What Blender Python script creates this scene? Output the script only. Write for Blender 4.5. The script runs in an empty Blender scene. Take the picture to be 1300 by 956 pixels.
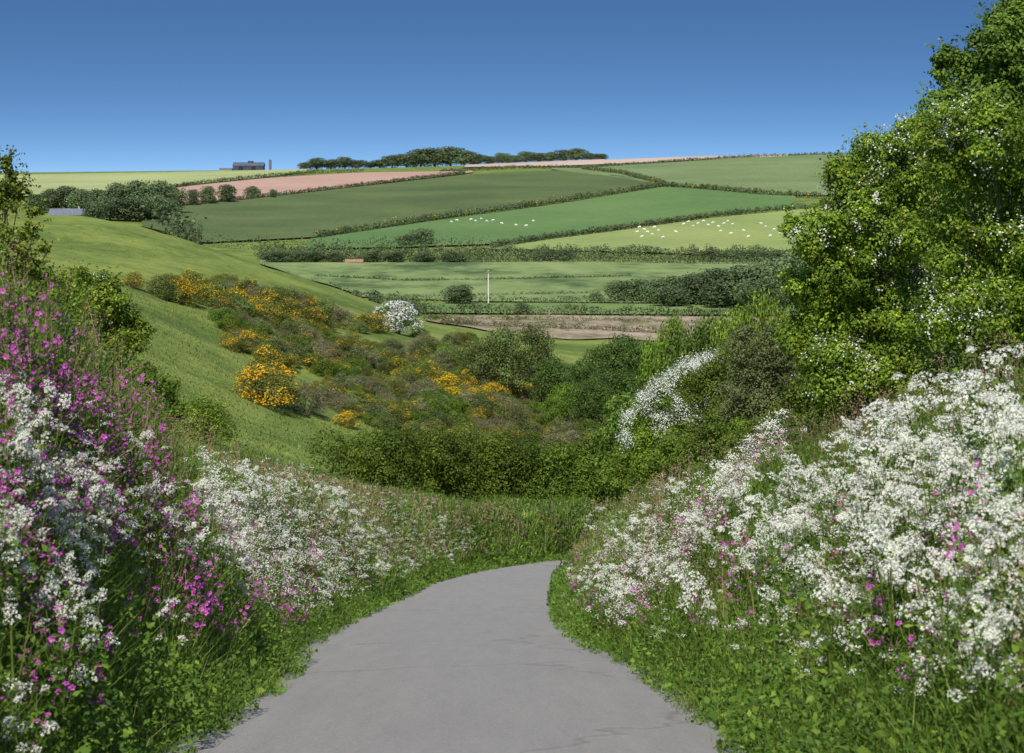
import bpy, math, random
import numpy as np
from mathutils import Vector
R=np.random.default_rng(7)
random.seed(7)
S=bpy.context.scene
COL=S.collection
F=2600.0; HY=260.0; CX=650.0
def sm(a,b,x):
    t=np.clip((x-a)/(b-a),0,1); return t*t*(3-2*t)
# ------------------------------------------------------------------ terrain
CN=np.array([(-0.3,-8,-0.4),(-0.35,5,-2.53),(-0.42,15,-4.19),(-0.55,25,-5.84),(-1.15,36,-7.68),(-1.2,50,-10.0),(-1.0,60,-11.6),(-0.6,75,-13.9),(0.3,90,-16.3),
 (2.3,102,-18.1),(5.8,111,-19.4),(11.5,117,-20.4),(20,121,-21.0),(40,124,-21.8)],float)
def dens(P,n):
    out=[]
    for i in range(len(P)-1):
        p0=P[max(i-1,0)];p1=P[i];p2=P[i+1];p3=P[min(i+2,len(P)-1)]
        for t in np.linspace(0,1,n,endpoint=False):
            out.append(0.5*((2*p1)+(-p0+p2)*t+(2*p0-5*p1+4*p2-p3)*t*t+(-p0+3*p1-3*p2+p3)*t**3))
    out.append(P[-1]); return np.array(out)
CL=dens(CN,16)
T=np.gradient(CL[:,:2],axis=0); T/=np.linalg.norm(T,axis=1)[:,None]
NRM=np.stack([-T[:,1],T[:,0]],1)
HW=2.33
rows={100:[(-500,420),(0,500),(300,620),(560,680),(700,690),(850,690),(1300,560)],
130:[(-500,430),(0,480),(150,525),(300,585),(430,622),(560,640),(700,646),(850,645),(1000,620),(1300,560)],
170:[(-500,370),(0,400),(150,440),(300,512),(430,560),(560,592),(700,610),(850,612),(1000,590),(1300,540)],
200:[(-500,340),(0,365),(150,388),(300,470),(430,522),(560,552),(700,580),(850,590),(1000,565),(1300,530)],
250:[(-500,320),(0,345),(150,355),(300,402),(430,442),(560,484),(700,522),(850,530),(1000,525),(1300,500)],
300:[(-500,290),(0,325),(150,342),(300,374),(430,408),(560,436),(700,474),(850,485),(1000,485),(1300,470)],
380:[(-500,255),(0,266),(60,270),(150,278),(250,303),(360,343),(450,374),(540,408),(700,436),(1300,437)],
450:[(-500,270),(0,290),(150,295),(250,322),(360,362),(450,388),(540,407),(700,410),(1300,410)],
600:[(-500,330),(0,340),(400,368),(700,372),(1300,372)],
800:[(-500,335),(0,338),(700,344),(1300,344)],
960:[(-500,318),(0,316),(300,324),(700,330),(1300,330)],
1200:[(-500,275),(0,275),(300,290),(600,295),(1000,290),(1300,285)],
1500:[(-500,245),(0,247),(300,254),(600,250),(1000,245),(1300,240)],
1900:[(-500,232),(0,230),(300,226),(600,222),(1000,214),(1300,210)],
2300:[(-500,222),(0,218),(250,215.5),(400,214),(560,210),(700,204),(850,198),(1050,193),(1300,188),(1800,185)],
2700:[(-500,234),(0,232),(1300,215)],
6000:[(-500,252),(1300,248)]}
ys=sorted(rows); PXG=np.arange(-900,2401,20.); LY=np.linspace(math.log(100),math.log(6000),240)
tab=np.array([np.interp(PXG,[p[0] for p in rows[y]],[p[1] for p in rows[y]]) for y in ys])
G=np.array([[np.interp(l,np.log(ys),tab[:,j]) for j in range(len(PXG))] for l in LY])
for it in range(3):
    g=np.pad(G,1,mode='edge'); G2=(g[:-2,1:-1]+g[2:,1:-1]+2*g[1:-1,1:-1])/4
    g=np.pad(G2,1,mode='edge'); G=(g[1:-1,:-2]+g[1:-1,2:]+2*g[1:-1,1:-1])/4
def lut(px,Y):
    a=np.clip((px-PXG[0])/20,0,len(PXG)-1.001); b=np.clip((np.log(np.maximum(Y,100))-LY[0])/(LY[1]-LY[0]),0,len(LY)-1.001)
    i=a.astype(int); j=b.astype(int); fa=a-i; fb=b-j
    return (G[j,i]*(1-fa)+G[j,i+1]*fa)*(1-fb)+(G[j+1,i]*(1-fa)+G[j+1,i+1]*fa)*fb
def H(x,Y):
    x=np.atleast_1d(np.asarray(x,float)); Y=np.atleast_1d(np.asarray(Y,float))
    x,Y=np.broadcast_arrays(x,Y); shp=x.shape; x=x.ravel(); Y=Y.ravel()
    Yc=np.maximum(Y,100)
    far=(HY-lut(CX+x/Yc*F,Yc))/F*Yc
    far=far+np.where(Y<520,0.28*np.sin(x*.31+Y*.11)*np.sin(Y*.23-x*.13)+.45*np.sin(x*.09+Y*.05)*np.sin(Y*.07-x*.05),0)*sm(140,190,Y)*(1-sm(400,520,Y))
    z=far.copy()
    m=Y<150
    if m.any():
        xm=x[m];Ym=Y[m]
        rz=np.interp(Ym,CN[:11,1],CN[:11,2]); xc=np.interp(np.minimum(Ym,104),CL[:,1],CL[:,0])
        left=xm<xc
        d=np.abs(xm-xc)-HW
        bh=np.where(left,3.75-1.0*sm(18,32,Ym)-.2*sm(32,55,Ym)-.4*sm(80,105,Ym),2.5-0.3*sm(30,60,Ym))
        near=rz+bh+0.2*np.clip(d-3,0,35)+0.12*np.sin(Ym*1.1+xm)*np.sin(Ym*.47+1+xm*.7)
        bl=sm(96,124,Ym)
        base=near*(1-bl)+far[m]*bl
        k=np.zeros(len(xm),int); best=np.full(len(xm),1e9)
        for s in range(0,len(xm),20000):
            dd=(xm[s:s+20000,None]-CL[None,:,0])**2+(Ym[s:s+20000,None]-CL[None,:,1])**2
            kk=dd.argmin(1); k[s:s+20000]=kk; best[s:s+20000]=np.sqrt(dd[np.arange(len(kk)),kk])
        dx=xm-CL[k,0]; dy=Ym-CL[k,1]
        along=dx*T[k,0]+dy*T[k,1]
        perp=np.abs(dx*NRM[k,0]+dy*NRM[k,1])
        d2=np.where(best>6,best,np.where(np.abs(along)<1.5,perp,best))-HW
        rs=CL[k,2]+along*np.where(k<150,-0.16,-0.1)
        w=sm(0.1,np.where(left,2.1,2.6),d2)
        z[m]=(rs-0.06*(1-sm(-.1,.3,d2))+0.1*sm(0.0,.5,d2))*(1-w)+base*w
    return z.reshape(shp)
def h1(x,Y): return float(H(x,Y)[0])
def ground(px,py,y0=9.0,off=0.0,y1=3600.):
    px=np.atleast_1d(np.asarray(px,float)); py=np.atleast_1d(np.asarray(py,float)); n=len(px)
    Y=np.full(n,y0); done=np.zeros(n,bool); prev=Y.copy()
    r=1.012
    while Y.min()<y1 and not done.all():
        Yn=np.where(done,Y,Y*r)
        hit=(~done)&(H((px-CX)/F*Yn,Yn)+off>=(HY-py)/F*Yn)
        prev=np.where(hit,Y,prev); Y=Yn; done|=hit
        if (~done).any() and (Y[~done]>y1).all(): break
    lo=np.where(done,prev,y1); hi=np.where(done,Y,y1)
    for _ in range(9):
        mid=(lo+hi)/2; hit=H((px-CX)/F*mid,mid)+off>=(HY-py)/F*mid
        hi=np.where(hit,mid,hi); lo=np.where(hit,lo,mid)
    x=(px-CX)/F*hi
    return x,hi,H(x,hi),done
# ------------------------------------------------------------------ materials
def newmat(name):
    m=bpy.data.materials.new(name); m.use_nodes=True; nt=m.node_tree; nt.nodes.clear(); return m,nt
def N(nt,t,**k):
    n=nt.nodes.new(t)
    for a,b in k.items(): setattr(n,a,b)
    return n
def ramp(nt,stops,interp='LINEAR'):
    n=N(nt,'ShaderNodeValToRGB'); n.color_ramp.interpolation=interp
    e=n.color_ramp.elements
    while len(e)<len(stops): e.new(0.5)
    for i,(p,c) in enumerate(stops): e[i].position=p; e[i].color=(*c,1)
    return n
def leaf(name,c1,c2,c3=None,trans=.3,patch=.6,rough=.6,g=1.0,hue=(.485,.505),vr=(.6,1.35),orr=(.82,1.2)):
    m,nt=newmat(name); L=nt.links
    q=lambda c: tuple(min(.95,v*g) for v in c)
    c1=q(c1);c2=q(c2); c3=q(c3) if c3 else None
    geo=N(nt,'ShaderNodeNewGeometry'); oi=N(nt,'ShaderNodeObjectInfo')
    stops=[(0,c1),(1,c2)] if c3 is None else [(0,c1),(.75,c2),(1,c3)]
    r=ramp(nt,stops); L.new(geo.outputs['Random Per Island'],r.inputs[0])
    no=N(nt,'ShaderNodeTexNoise'); no.inputs['Scale'].default_value=patch; no.inputs['Detail'].default_value=3
    L.new(geo.outputs['Position'],no.inputs['Vector'])
    mr=N(nt,'ShaderNodeMapRange'); mr.inputs[1].default_value=.3; mr.inputs[2].default_value=.7; mr.inputs[3].default_value=vr[0]; mr.inputs[4].default_value=vr[1]
    L.new(no.outputs[0],mr.inputs[0])
    mr2=N(nt,'ShaderNodeMapRange'); mr2.inputs[3].default_value=orr[0]; mr2.inputs[4].default_value=orr[1]
    L.new(oi.outputs['Random'],mr2.inputs[0])
    mu=N(nt,'ShaderNodeMath',operation='MULTIPLY'); L.new(mr.outputs[0],mu.inputs[0]); L.new(mr2.outputs[0],mu.inputs[1])
    hs=N(nt,'ShaderNodeHueSaturation'); L.new(r.outputs[0],hs.inputs['Color']); L.new(mu.outputs[0],hs.inputs['Value'])
    mr3=N(nt,'ShaderNodeMapRange'); mr3.inputs[3].default_value=hue[0]; mr3.inputs[4].default_value=hue[1]
    L.new(oi.outputs['Random'],mr3.inputs[0]); L.new(mr3.outputs[0],hs.inputs['Hue'])
    b=N(nt,'ShaderNodeBsdfPrincipled'); b.inputs['Roughness'].default_value=rough; b.inputs['Specular IOR Level'].default_value=.25
    L.new(hs.outputs[0],b.inputs['Base Color'])
    t=N(nt,'ShaderNodeBsdfTranslucent'); L.new(hs.outputs[0],t.inputs[0])
    mx=N(nt,'ShaderNodeMixShader'); mx.inputs[0].default_value=trans
    L.new(b.outputs[0],mx.inputs[1]); L.new(t.outputs[0],mx.inputs[2])
    o=N(nt,'ShaderNodeOutputMaterial'); L.new(mx.outputs[0],o.inputs[0]); return m
def flat(name,c,rough=.8,noise=.15,scale=4,metal=0):
    m,nt=newmat(name); L=nt.links
    geo=N(nt,'ShaderNodeNewGeometry')
    no=N(nt,'ShaderNodeTexNoise'); no.inputs['Scale'].default_value=scale; no.inputs['Detail'].default_value=5
    L.new(geo.outputs['Position'],no.inputs['Vector'])
    r=ramp(nt,[(.3,tuple(v*(1-noise) for v in c)),(.7,tuple(min(1,v*(1+noise)) for v in c))]); L.new(no.outputs[0],r.inputs[0])
    b=N(nt,'ShaderNodeBsdfPrincipled'); b.inputs['Roughness'].default_value=rough; b.inputs['Metallic'].default_value=metal; b.inputs['Specular IOR Level'].default_value=.2
    L.new(r.outputs[0],b.inputs['Base Color'])
    o=N(nt,'ShaderNodeOutputMaterial'); L.new(b.outputs[0],o.inputs[0]); return m
def field(name,c1,c2,s1=.05,s2=.6,stretch=(1,1,1),dots=None,stripe=None,bump=0,g=1.12,c3=None):
    m,nt=newmat(name); L=nt.links
    c1=tuple(v*g for v in c1); c2=tuple(v*g for v in c2)
    geo=N(nt,'ShaderNodeNewGeometry'); mp=N(nt,'ShaderNodeMapping'); mp.inputs['Scale'].default_value=stretch
    L.new(geo.outputs['Position'],mp.inputs[0])
    a=N(nt,'ShaderNodeTexNoise'); a.inputs['Scale'].default_value=s1; a.inputs['Detail'].default_value=4
    b_=N(nt,'ShaderNodeTexNoise'); b_.inputs['Scale'].default_value=s2; b_.inputs['Detail'].default_value=6; b_.inputs['Roughness'].default_value=.7
    L.new(mp.outputs[0],a.inputs[0]); L.new(mp.outputs[0],b_.inputs[0])
    ad=N(nt,'ShaderNodeMath',operation='ADD'); L.new(a.outputs[0],ad.inputs[0]); L.new(b_.outputs[0],ad.inputs[1])
    hf=N(nt,'ShaderNodeMath',operation='MULTIPLY'); hf.inputs[1].default_value=.5; L.new(ad.outputs[0],hf.inputs[0])
    st=[(.40,c1),(.60,c2)] if c3 is None else [(.40,c1),(.5,c2),(.6,c3)]
    r=ramp(nt,st); L.new(hf.outputs[0],r.inputs[0]); col=r.outputs[0]
    if stripe:
        w=N(nt,'ShaderNodeTexWave'); w.inputs['Scale'].default_value=stripe[0]; w.inputs['Distortion'].default_value=.6; w.inputs['Detail'].default_value=1
        mp2=N(nt,'ShaderNodeMapping'); mp2.inputs['Rotation'].default_value=(0,0,stripe[1]); L.new(geo.outputs['Position'],mp2.inputs[0]); L.new(mp2.outputs[0],w.inputs[0])
        mx=N(nt,'ShaderNodeMixRGB',blend_type='MULTIPLY'); mx.inputs[0].default_value=stripe[2]
        L.new(col,mx.inputs[1]); L.new(w.outputs[0],mx.inputs[2]); col=mx.outputs[0]
    if dots:
        v=N(nt,'ShaderNodeTexVoronoi'); v.inputs['Scale'].default_value=dots[1]; L.new(geo.outputs['Position'],v.inputs[0])
        lt=N(nt,'ShaderNodeMath',operation='LESS_THAN'); lt.inputs[1].default_value=dots[2]; L.new(v.outputs['Distance'],lt.inputs[0])
        n2=N(nt,'ShaderNodeTexNoise'); n2.inputs['Scale'].default_value=.12; L.new(geo.outputs['Position'],n2.inputs[0])
        gt=N(nt,'ShaderNodeMath',operation='GREATER_THAN'); gt.inputs[1].default_value=.5; L.new(n2.outputs[0],gt.inputs[0])
        ml=N(nt,'ShaderNodeMath',operation='MULTIPLY'); L.new(lt.outputs[0],ml.inputs[0]); L.new(gt.outputs[0],ml.inputs[1])
        mx=N(nt,'ShaderNodeMixRGB'); L.new(ml.outputs[0],mx.inputs[0]); L.new(col,mx.inputs[1]); mx.inputs[2].default_value=(*dots[0],1); col=mx.outputs[0]
    b=N(nt,'ShaderNodeBsdfPrincipled'); b.inputs['Roughness'].default_value=.9; b.inputs['Specular IOR Level'].default_value=.1
    L.new(col,b.inputs['Base Color'])
    if bump:
        bp=N(nt,'ShaderNodeBump'); bp.inputs['Strength'].default_value=.8; bp.inputs['Distance'].default_value=bump
        L.new(b_.outputs[0],bp.inputs['Height']); L.new(bp.outputs[0],b.inputs['Normal'])
    o=N(nt,'ShaderNodeOutputMaterial'); L.new(b.outputs[0],o.inputs[0]); return m
M={}
K=1.4
M['hawleaf']=leaf('hawthorn leaf',(.05,.10,.012),(.14,.21,.018),(.30,.34,.035),.4,1.2,g=1.5,vr=(.55,1.35),hue=(.485,.50))
M['darkleaf']=leaf('dark leaf',(.03,.06,.012),(.06,.105,.018),(.09,.15,.025),.35,.8,g=1.8)
M['midleaf']=leaf('mid leaf',(.045,.09,.013),(.10,.16,.022),(.17,.22,.035),.4,.7,g=1.6)
M['brightleaf']=leaf('bright leaf',(.07,.14,.015),(.14,.23,.022),(.19,.29,.04),.35,.7,g=1.35)
M['hedgeleaf']=leaf('hedge leaf',(.05,.09,.010),(.115,.165,.016),(.18,.22,.03),.4,.5,g=1.55)
M['lanehedge']=leaf('lane hedge leaf',(.035,.07,.008),(.085,.135,.012),(.14,.185,.022),.35,.35,g=1.6)
M['scrub']=leaf('scrub leaf',(.05,.08,.018),(.11,.145,.035),(.17,.18,.055),.3,.35,g=1.65,orr=(.65,1.35))
M['greyscrub']=leaf('blackthorn twig',(.07,.09,.03),(.125,.155,.05),(.17,.18,.08),.25,.5,g=1.5)
M['brownscrub']=leaf('dead bracken twig',(.12,.11,.055),(.19,.16,.085),(.13,.16,.045),.2,.5,g=1.4,hue=(.5,.52))
M['gorse']=leaf('gorse spine',(.05,.075,.012),(.11,.13,.02),(.16,.15,.03),.2,.7,g=1.5,orr=(.7,1.3))
M['gorsebloom']=leaf('gorse bloom',(.74,.42,.012),(.90,.60,.015),(.93,.72,.03),.25,.8,vr=(.85,1.1),orr=(.9,1.05))
BV=dict(vr=(.93,1.05),orr=(.95,1.05),hue=(.5,.5))
M['bloom']=leaf('white bloom',(.78,.80,.70),(.92,.93,.87),None,.3,.8,**BV)
M['umbel']=leaf('cow parsley bloom',(.77,.78,.64),(.92,.92,.85),None,.35,.8,**BV)
M['pink']=leaf('campion petal',(.58,.06,.42),(.80,.13,.60),(.88,.30,.76),.4,.8,vr=(.9,1.1),orr=(.85,1.1),hue=(.48,.50))
M['yellow']=leaf('buttercup petal',(.8,.6,.02),(.9,.7,.03),None,.2,.8)
M['farleaf']=leaf('far tree leaf',(.06,.09,.04),(.095,.135,.053),(.135,.17,.065),.3,.05,g=1.55)  # lighter, bluer green: distance haze is mixed into the leaf colour
M['farhedge']=leaf('far hedge leaf',(.055,.08,.035),(.09,.12,.046),(.135,.14,.055),.3,.03,g=1.5)  # haze painted into the hedge colour, paler and bluer than near leaves
M['stem']=leaf('green stem',(.08,.15,.02),(.15,.24,.04),(.18,.20,.05),.25,.8,g=1.3)
M['grass']=leaf('grass blade',(.07,.13,.015),(.14,.22,.028),(.27,.29,.08),.45,.35,g=1.25)
M['tuft']=leaf('pasture tuft',(.10,.155,.03),(.17,.225,.045),(.25,.25,.07),.3,.2,g=1.15)
M['herb']=leaf('herb leaf',(.04,.085,.012),(.10,.17,.02),(.17,.24,.03),.45,.5,g=1.35)
M['seed']=leaf('seed head',(.32,.22,.12),(.44,.34,.19),(.44,.20,.14),.35,.6,g=1.2)
M['bark']=flat('bark',(.13,.10,.075),.9,.4,6)
M['wood']=flat('weathered wood',(.30,.27,.22),.9,.3,8)
M['wool']=flat('sheep wool',(.82,.80,.72),.95,.08,3)
# ------------------------------------------------------------------ mesh helpers
def mk(name,V,Fq,mats,parent=None,link=True,smooth=False):
    V=np.asarray(V,np.float32); Fq=np.asarray(Fq,np.int32)
    me=bpy.data.meshes.new(name); me.vertices.add(len(V)); me.vertices.foreach_set('co',V.ravel())
    k=Fq.shape[1]; me.loops.add(Fq.size); me.loops.foreach_set('vertex_index',Fq.ravel())
    me.polygons.add(len(Fq)); me.polygons.foreach_set('loop_start',np.arange(0,Fq.size,k,dtype=np.int32))
    try: me.polygons.foreach_set('loop_total',np.full(len(Fq),k,np.int32))
    except Exception: pass
    me.materials.append(mats)
    me.polygons.foreach_set('use_smooth',np.full(len(Fq),smooth,bool))
    me.update(calc_edges=True)
    if not link: return me
    return ob(name,me,parent)
def ob(name,me,parent=None,loc=None):
    o=bpy.data.objects.new(name,me); COL.objects.link(o)
    if parent: o.parent=parent
    if loc is not None: o.location=loc
    return o
def tag(o,label,cat,group=None,kind=None):
    if label: o['label']=label
    if cat: o['category']=cat
    if group: o['group']=group
    if kind: o['kind']=kind
    return o
def thing(name,label,cat,loc=(0,0,0),rot=0,scale=(1,1,1),group=None):
    o=bpy.data.objects.new(name,None); COL.objects.link(o); o.location=loc; o.rotation_euler=(0,0,rot); o.scale=scale
    o.empty_display_size=.2
    return tag(o,label,cat,group)
def unit(v): return v/np.maximum(np.linalg.norm(v,axis=1)[:,None],1e-9)
def quads(P,Nn,L,W,rnd=.9):
    n=len(P); Nn=unit(Nn+R.normal(0,rnd,(n,3))*.6); t=unit(np.cross(Nn,R.normal(0,1,(n,3)))); b=np.cross(Nn,t)
    L=np.broadcast_to(L,(n,))[:,None]; W=np.broadcast_to(W,(n,))[:,None]
    V=np.stack([P-t*L*.5,P+b*W*.5+t*L*.08,P+t*L*.5,P-b*W*.5+t*L*.08],1).reshape(-1,3)
    return V,np.arange(n*4).reshape(n,4)
def cloud(lobes,n,shell=.22,lump=.18,zmin=None):
    Lb=np.array(lobes,float); a=(Lb[:,3]*Lb[:,5]); k=R.choice(len(Lb),n,p=a/a.sum())
    d=unit(R.normal(0,1,(n,3))); d[:,2]=np.where((d[:,2]<-.3)&(R.random(n)<.5),-d[:,2],d[:,2])
    ph=k*1.7
    bump=1+lump*np.sin(d[:,0]*7+ph)*np.sin(d[:,1]*6+ph*2)*np.cos(d[:,2]*6+ph)+lump*.6*np.sin(d[:,0]*15+ph*3)*np.sin(d[:,2]*13+ph)
    r=bump*(1-np.abs(R.normal(0,shell,n)))
    r=np.where(R.random(n)<.06,r*1.15,r)
    P=Lb[k,:3]+d*Lb[k,3:6]*r[:,None]
    nn=d/ Lb[k,3:6]; nn=unit(nn); nn[:,2]+=.25
    if zmin is not None:
        m=P[:,2]>zmin; P=P[m]; nn=nn[m]
    return P,nn
def tube(path,rad,sides=6):
    path=np.array(path,float); n=len(path); rad=np.array(rad,float)
    t=unit(np.gradient(path,axis=0)); up=np.array([.1,.2,1.]) 
    a=unit(np.cross(t,np.where(np.abs(t@unit(up[None])[0])[:,None]>.95,np.array([1.,0,0]),up))); b=np.cross(t,a)
    an=np.linspace(0,2*math.pi,sides,endpoint=False)
    V=(path[:,None]+(a[:,None]*np.cos(an)[None,:,None]+b[:,None]*np.sin(an)[None,:,None])*rad[:,None,None]).reshape(-1,3)
    f=[]
    for i in range(n-1):
        for j in range(sides):
            k=(j+1)%sides; f.append((i*sides+j,i*sides+k,(i+1)*sides+k,(i+1)*sides+j))
    return V,np.array(f)
def join(L):
    V=[];Fs=[];o=0
    for v,f in L: V.append(v);Fs.append(f+o);o+=len(v)
    return np.concatenate(V),np.concatenate(Fs)
def box(x0,x1,y0,y1,z0,z1):
    V=np.array([(x0,y0,z0),(x1,y0,z0),(x1,y1,z0),(x0,y1,z0),(x0,y0,z1),(x1,y0,z1),(x1,y1,z1),(x0,y1,z1)],float)
    return V,np.array([(0,3,2,1),(4,5,6,7),(0,1,5,4),(1,2,6,5),(2,3,7,6),(3,0,4,7)])
def lobes_unit(k,z0,z1,r=.5,lr=(.17,.27),cone=0,low=0):
    if low:
        out=[(0,0,.38,r*.75,r*.75,.42)]
        for i in range(k):
            a=i*2.4+random.uniform(-.4,.4); q=math.sqrt((i+.5)/k); l=random.uniform(*lr)
            rr=q*(r-l*.5); zt=.92-.62*q*q+random.uniform(-.12,.12)
            out.append((math.cos(a)*rr,math.sin(a)*rr,max(.1,zt-l*1.2),l,l,l*1.35))
            if q>.7: out.append((math.cos(a)*rr,math.sin(a)*rr,.08,l,l,l))
        return out
    out=[(0,0,(z0+z1)/2,r*.62,r*.62,(z1-z0)*.36)]
    for i in range(k):
        a=i*2.4+random.uniform(-.4,.4); u=(i+.5)/k; zz=z0+(z1-z0)*(.12+.76*u)
        prof=math.sqrt(max(0.05,1-(2*(.12+.76*u)-1)**2)) if not cone else (1-u)*.9+.1
        l=random.uniform(*lr); rr=max(0,r*prof-l*.75)*random.uniform(.75,1.1)
        out.append((math.cos(a)*rr,math.sin(a)*rr,min(zz,z1-l*.8),l,l,l*random.uniform(.7,1)))
    out.append((random.uniform(-.08,.08),random.uniform(-.08,.08),z1-.16,.2,.2,.16))
    return out
def trunk_unit(rb,h,limbs=5,spread=.3,multi=1):
    P=[]
    for q in range(multi):
        ox=random.uniform(-.08,.08)*(multi>1); oy=random.uniform(-.08,.08)*(multi>1)
        P.append(tube([(ox,oy,-.05),(ox*1.5+.01,oy,h*.3),(ox*2.-.02,oy*2+.02,h*.65),(ox*3+.01,oy*3,h)],[rb*1.3,rb,rb*.75,rb*.3]))
        for i in range(limbs):
            a=i*2.4+q; z=h*random.uniform(.3,.8); s=spread*random.uniform(.6,1)
            P.append(tube([(ox*1.8,oy*1.8,z),(ox*2+math.cos(a)*s*.5,oy*2+math.sin(a)*s*.5,z+.1),(ox*2+math.cos(a)*s,oy*2+math.sin(a)*s,z+.26)],[rb*.5,rb*.35,rb*.12],5))
    return join(P)
TP={}
def template(kind,name,z0,n,size,mat,k=12,bloom=None,nb=0,bs=.03,tr=(.03,.5,5,.3,1),variants=3,lr=(.17,.27),shell=.22,cone=0,thr=None,asp=.6,low=0):
    TP[kind]=(name,[])
    for v in range(variants):
        lb=lobes_unit(k,z0,1.0,lr=lr,cone=cone,low=low)
        P,nn=cloud(lb,n,shell,zmin=-.05)
        V,f=quads(P,nn,size*R.uniform(.7,1.3,len(P)),size*asp)
        parts=[('crown',mk(kind+' crown',V,f,M[mat],link=False))]
        V,f=trunk_unit(*tr); parts.append(('trunk',mk(kind+' trunk',V,f,M['bark'],link=False)))
        if bloom:
            P,nn=cloud(lb,nb*4,.06,zmin=.05)
            if thr is not None:
                s=np.sin(P[:,0]*9+v)*np.sin(P[:,1]*8+v*2)+.7*np.sin(P[:,2]*11+1+v+P[:,0]*5); keep=(s>thr)|(R.random(len(P))<.06)
                P=P[keep][:nb]; nn=nn[keep][:nb]
            else: P=P[:nb]; nn=nn[:nb]
            P=P+unit(nn)*.018
            V,f=quads(P,nn,bs*R.uniform(.7,1.3,len(P)),bs*.8); parts.append(('blossom',mk(kind+' blossom',V,f,M[bloom],link=False)))
        TP[kind][1].append(parts)
template('fartree','tree',.0,3600,.065,'farleaf',k=14,lr=(.18,.3),variants=5)
template('tree','tree',.05,9000,.034,'midleaf',k=16,lr=(.13,.24))
template('bush','bush',0.0,7000,.040,'scrub',k=14,tr=(.02,.4,4,.3,3),low=1,lr=(.11,.2),variants=4)
template('twig','blackthorn_bush',0.0,6500,.040,'brownscrub',k=14,tr=(.015,.5,4,.3,3),shell=.3,asp=.35,low=1,lr=(.11,.2))
template('gorse','gorse_bush',0.0,7500,.035,'gorse',k=14,bloom='gorsebloom',nb=420,bs=.03,tr=(.02,.4,4,.3,3),thr=.6,asp=.4,low=1,lr=(.11,.2))
template('gorsefull','gorse_bush',0.0,7500,.035,'gorse',k=14,bloom='gorsebloom',nb=1050,bs=.03,tr=(.02,.4,4,.3,3),thr=.3,asp=.4,low=1,lr=(.11,.2))
template('gorserich','gorse_bush',0.0,7500,.035,'gorse',k=14,bloom='gorsebloom',nb=2500,bs=.03,tr=(.02,.4,4,.3,3),thr=-.05,asp=.4,low=1,lr=(.11,.2),variants=2)
template('may','hawthorn_bush',0.02,6000,.035,'midleaf',k=9,bloom='bloom',nb=4600,bs=.036,tr=(.025,.6,4,.3,2),thr=-.35,variants=1,lr=(.14,.3),shell=.3)
template('cone','tree',0.0,8000,.035,'brightleaf',k=18,cone=1,lr=(.14,.22),variants=2)
def plant(kind,x,Y,w,h,label,cat,group=None,mat=None,name=None,sink=.0):
    nm,vs=TP[kind]; parts=random.choice(vs)
    z=h1(x,Y)
    e=thing(name or nm,label,cat,(x,Y,z-sink),random.uniform(0,6.28),(w,w*random.uniform(.9,1.1),h+sink),group)
    for cn,me in parts:
        o=ob(cn,me,e)
        if mat and cn=='crown':
            o.material_slots[0].link='OBJECT'; o.material_slots[0].material=M[mat]
    return e
def pp(kind,px,ytop,wpx,Y=None,yb=None,label='',cat='bush',group=None,mat=None,y0=130,hmin=.8,name=None):
    if Y is None:
        _,Yv,_,_=ground([px],[yb],y0=y0); Y=float(Yv[0])
    x=(px-CX)/F*Y; z=h1(x,Y); h=max(hmin,(HY-ytop)/F*Y-z)
    return plant(kind,x,Y,wpx*Y/F*1.06,h,label,cat,group,mat,name)
# ------------------------------------------------------------------ ground sheet
cols=np.concatenate([np.linspace(-3500,-340,36),np.arange(-320,1621,8),np.linspace(1640,5000,36)])
rw=np.exp(np.linspace(math.log(1.5),math.log(6000),640))
PX,YY=np.meshgrid(cols,rw); XX=(PX-CX)/F*YY; ZZ=H(XX,YY)
V=np.stack([XX,YY,ZZ],-1).reshape(-1,3); nc=len(cols); i=np.arange(len(rw)-1)[:,None]*nc+np.arange(nc-1)[None]
Fq=np.stack([i,i+1,i+1+nc,i+nc],-1).reshape(-1,4)
M['ground']=field('pasture turf',(.09,.135,.028),(.205,.245,.055),.06,.5,dots=((.75,.6,.03),1.6,.11),bump=.35)
tag(mk('ground',V,Fq,M['ground'],smooth=True),'rolling green pasture and banks beside the lane','ground',kind='structure')
def sheet(name,top,bot,mat,label,lift=1.0,y0=420,nr=9,step=6):
    x0=min(top[0][0],bot[0][0]);x1=max(top[-1][0],bot[-1][0]); xs=np.linspace(x0,x1,max(3,int((x1-x0)/step)))
    tt=np.interp(xs,[p[0] for p in top],[p[1] for p in top]); bb=np.interp(xs,[p[0] for p in bot],[p[1] for p in bot])
    fr=np.linspace(0,1,nr); PX=np.tile(xs,nr); PY=np.concatenate([bb*(1-f)+tt*f for f in fr])
    x,Y,z,_=ground(PX,PY,y0=y0); n=len(xs)
    i=np.arange(nr-1)[:,None]*n+np.arange(n-1)[None]; Fq=np.stack([i,i+1,i+1+n,i+n],-1).reshape(-1,4)
    return tag(mk(name,np.stack([x,Y,z+lift],1),Fq,mat,smooth=True),label,'field',kind='structure')
fm=field  # far field colours below have haze painted in: lifted and slightly bluer
sheet('pale_field',[(-250,220.5),(0,219),(250,216.5),(390,215)],[(-250,262),(0,252),(110,246),(215,238),(330,227),(390,219)],fm('pale crop',(.30,.34,.14),(.39,.42,.18),.01,.15,stripe=(.04,.2,.12)),'pale yellow green crop field below the skyline')
sheet('ploughed_field',[(150,256),(215,240),(330,228),(450,220.5),(600,218)],[(150,272),(225,262),(330,252),(450,238),(600,220)],fm('red soil',(.40,.25,.18),(.47,.31,.23),.01,.1,stripe=(.08,.5,.12)),'reddish brown ploughed field')
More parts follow.
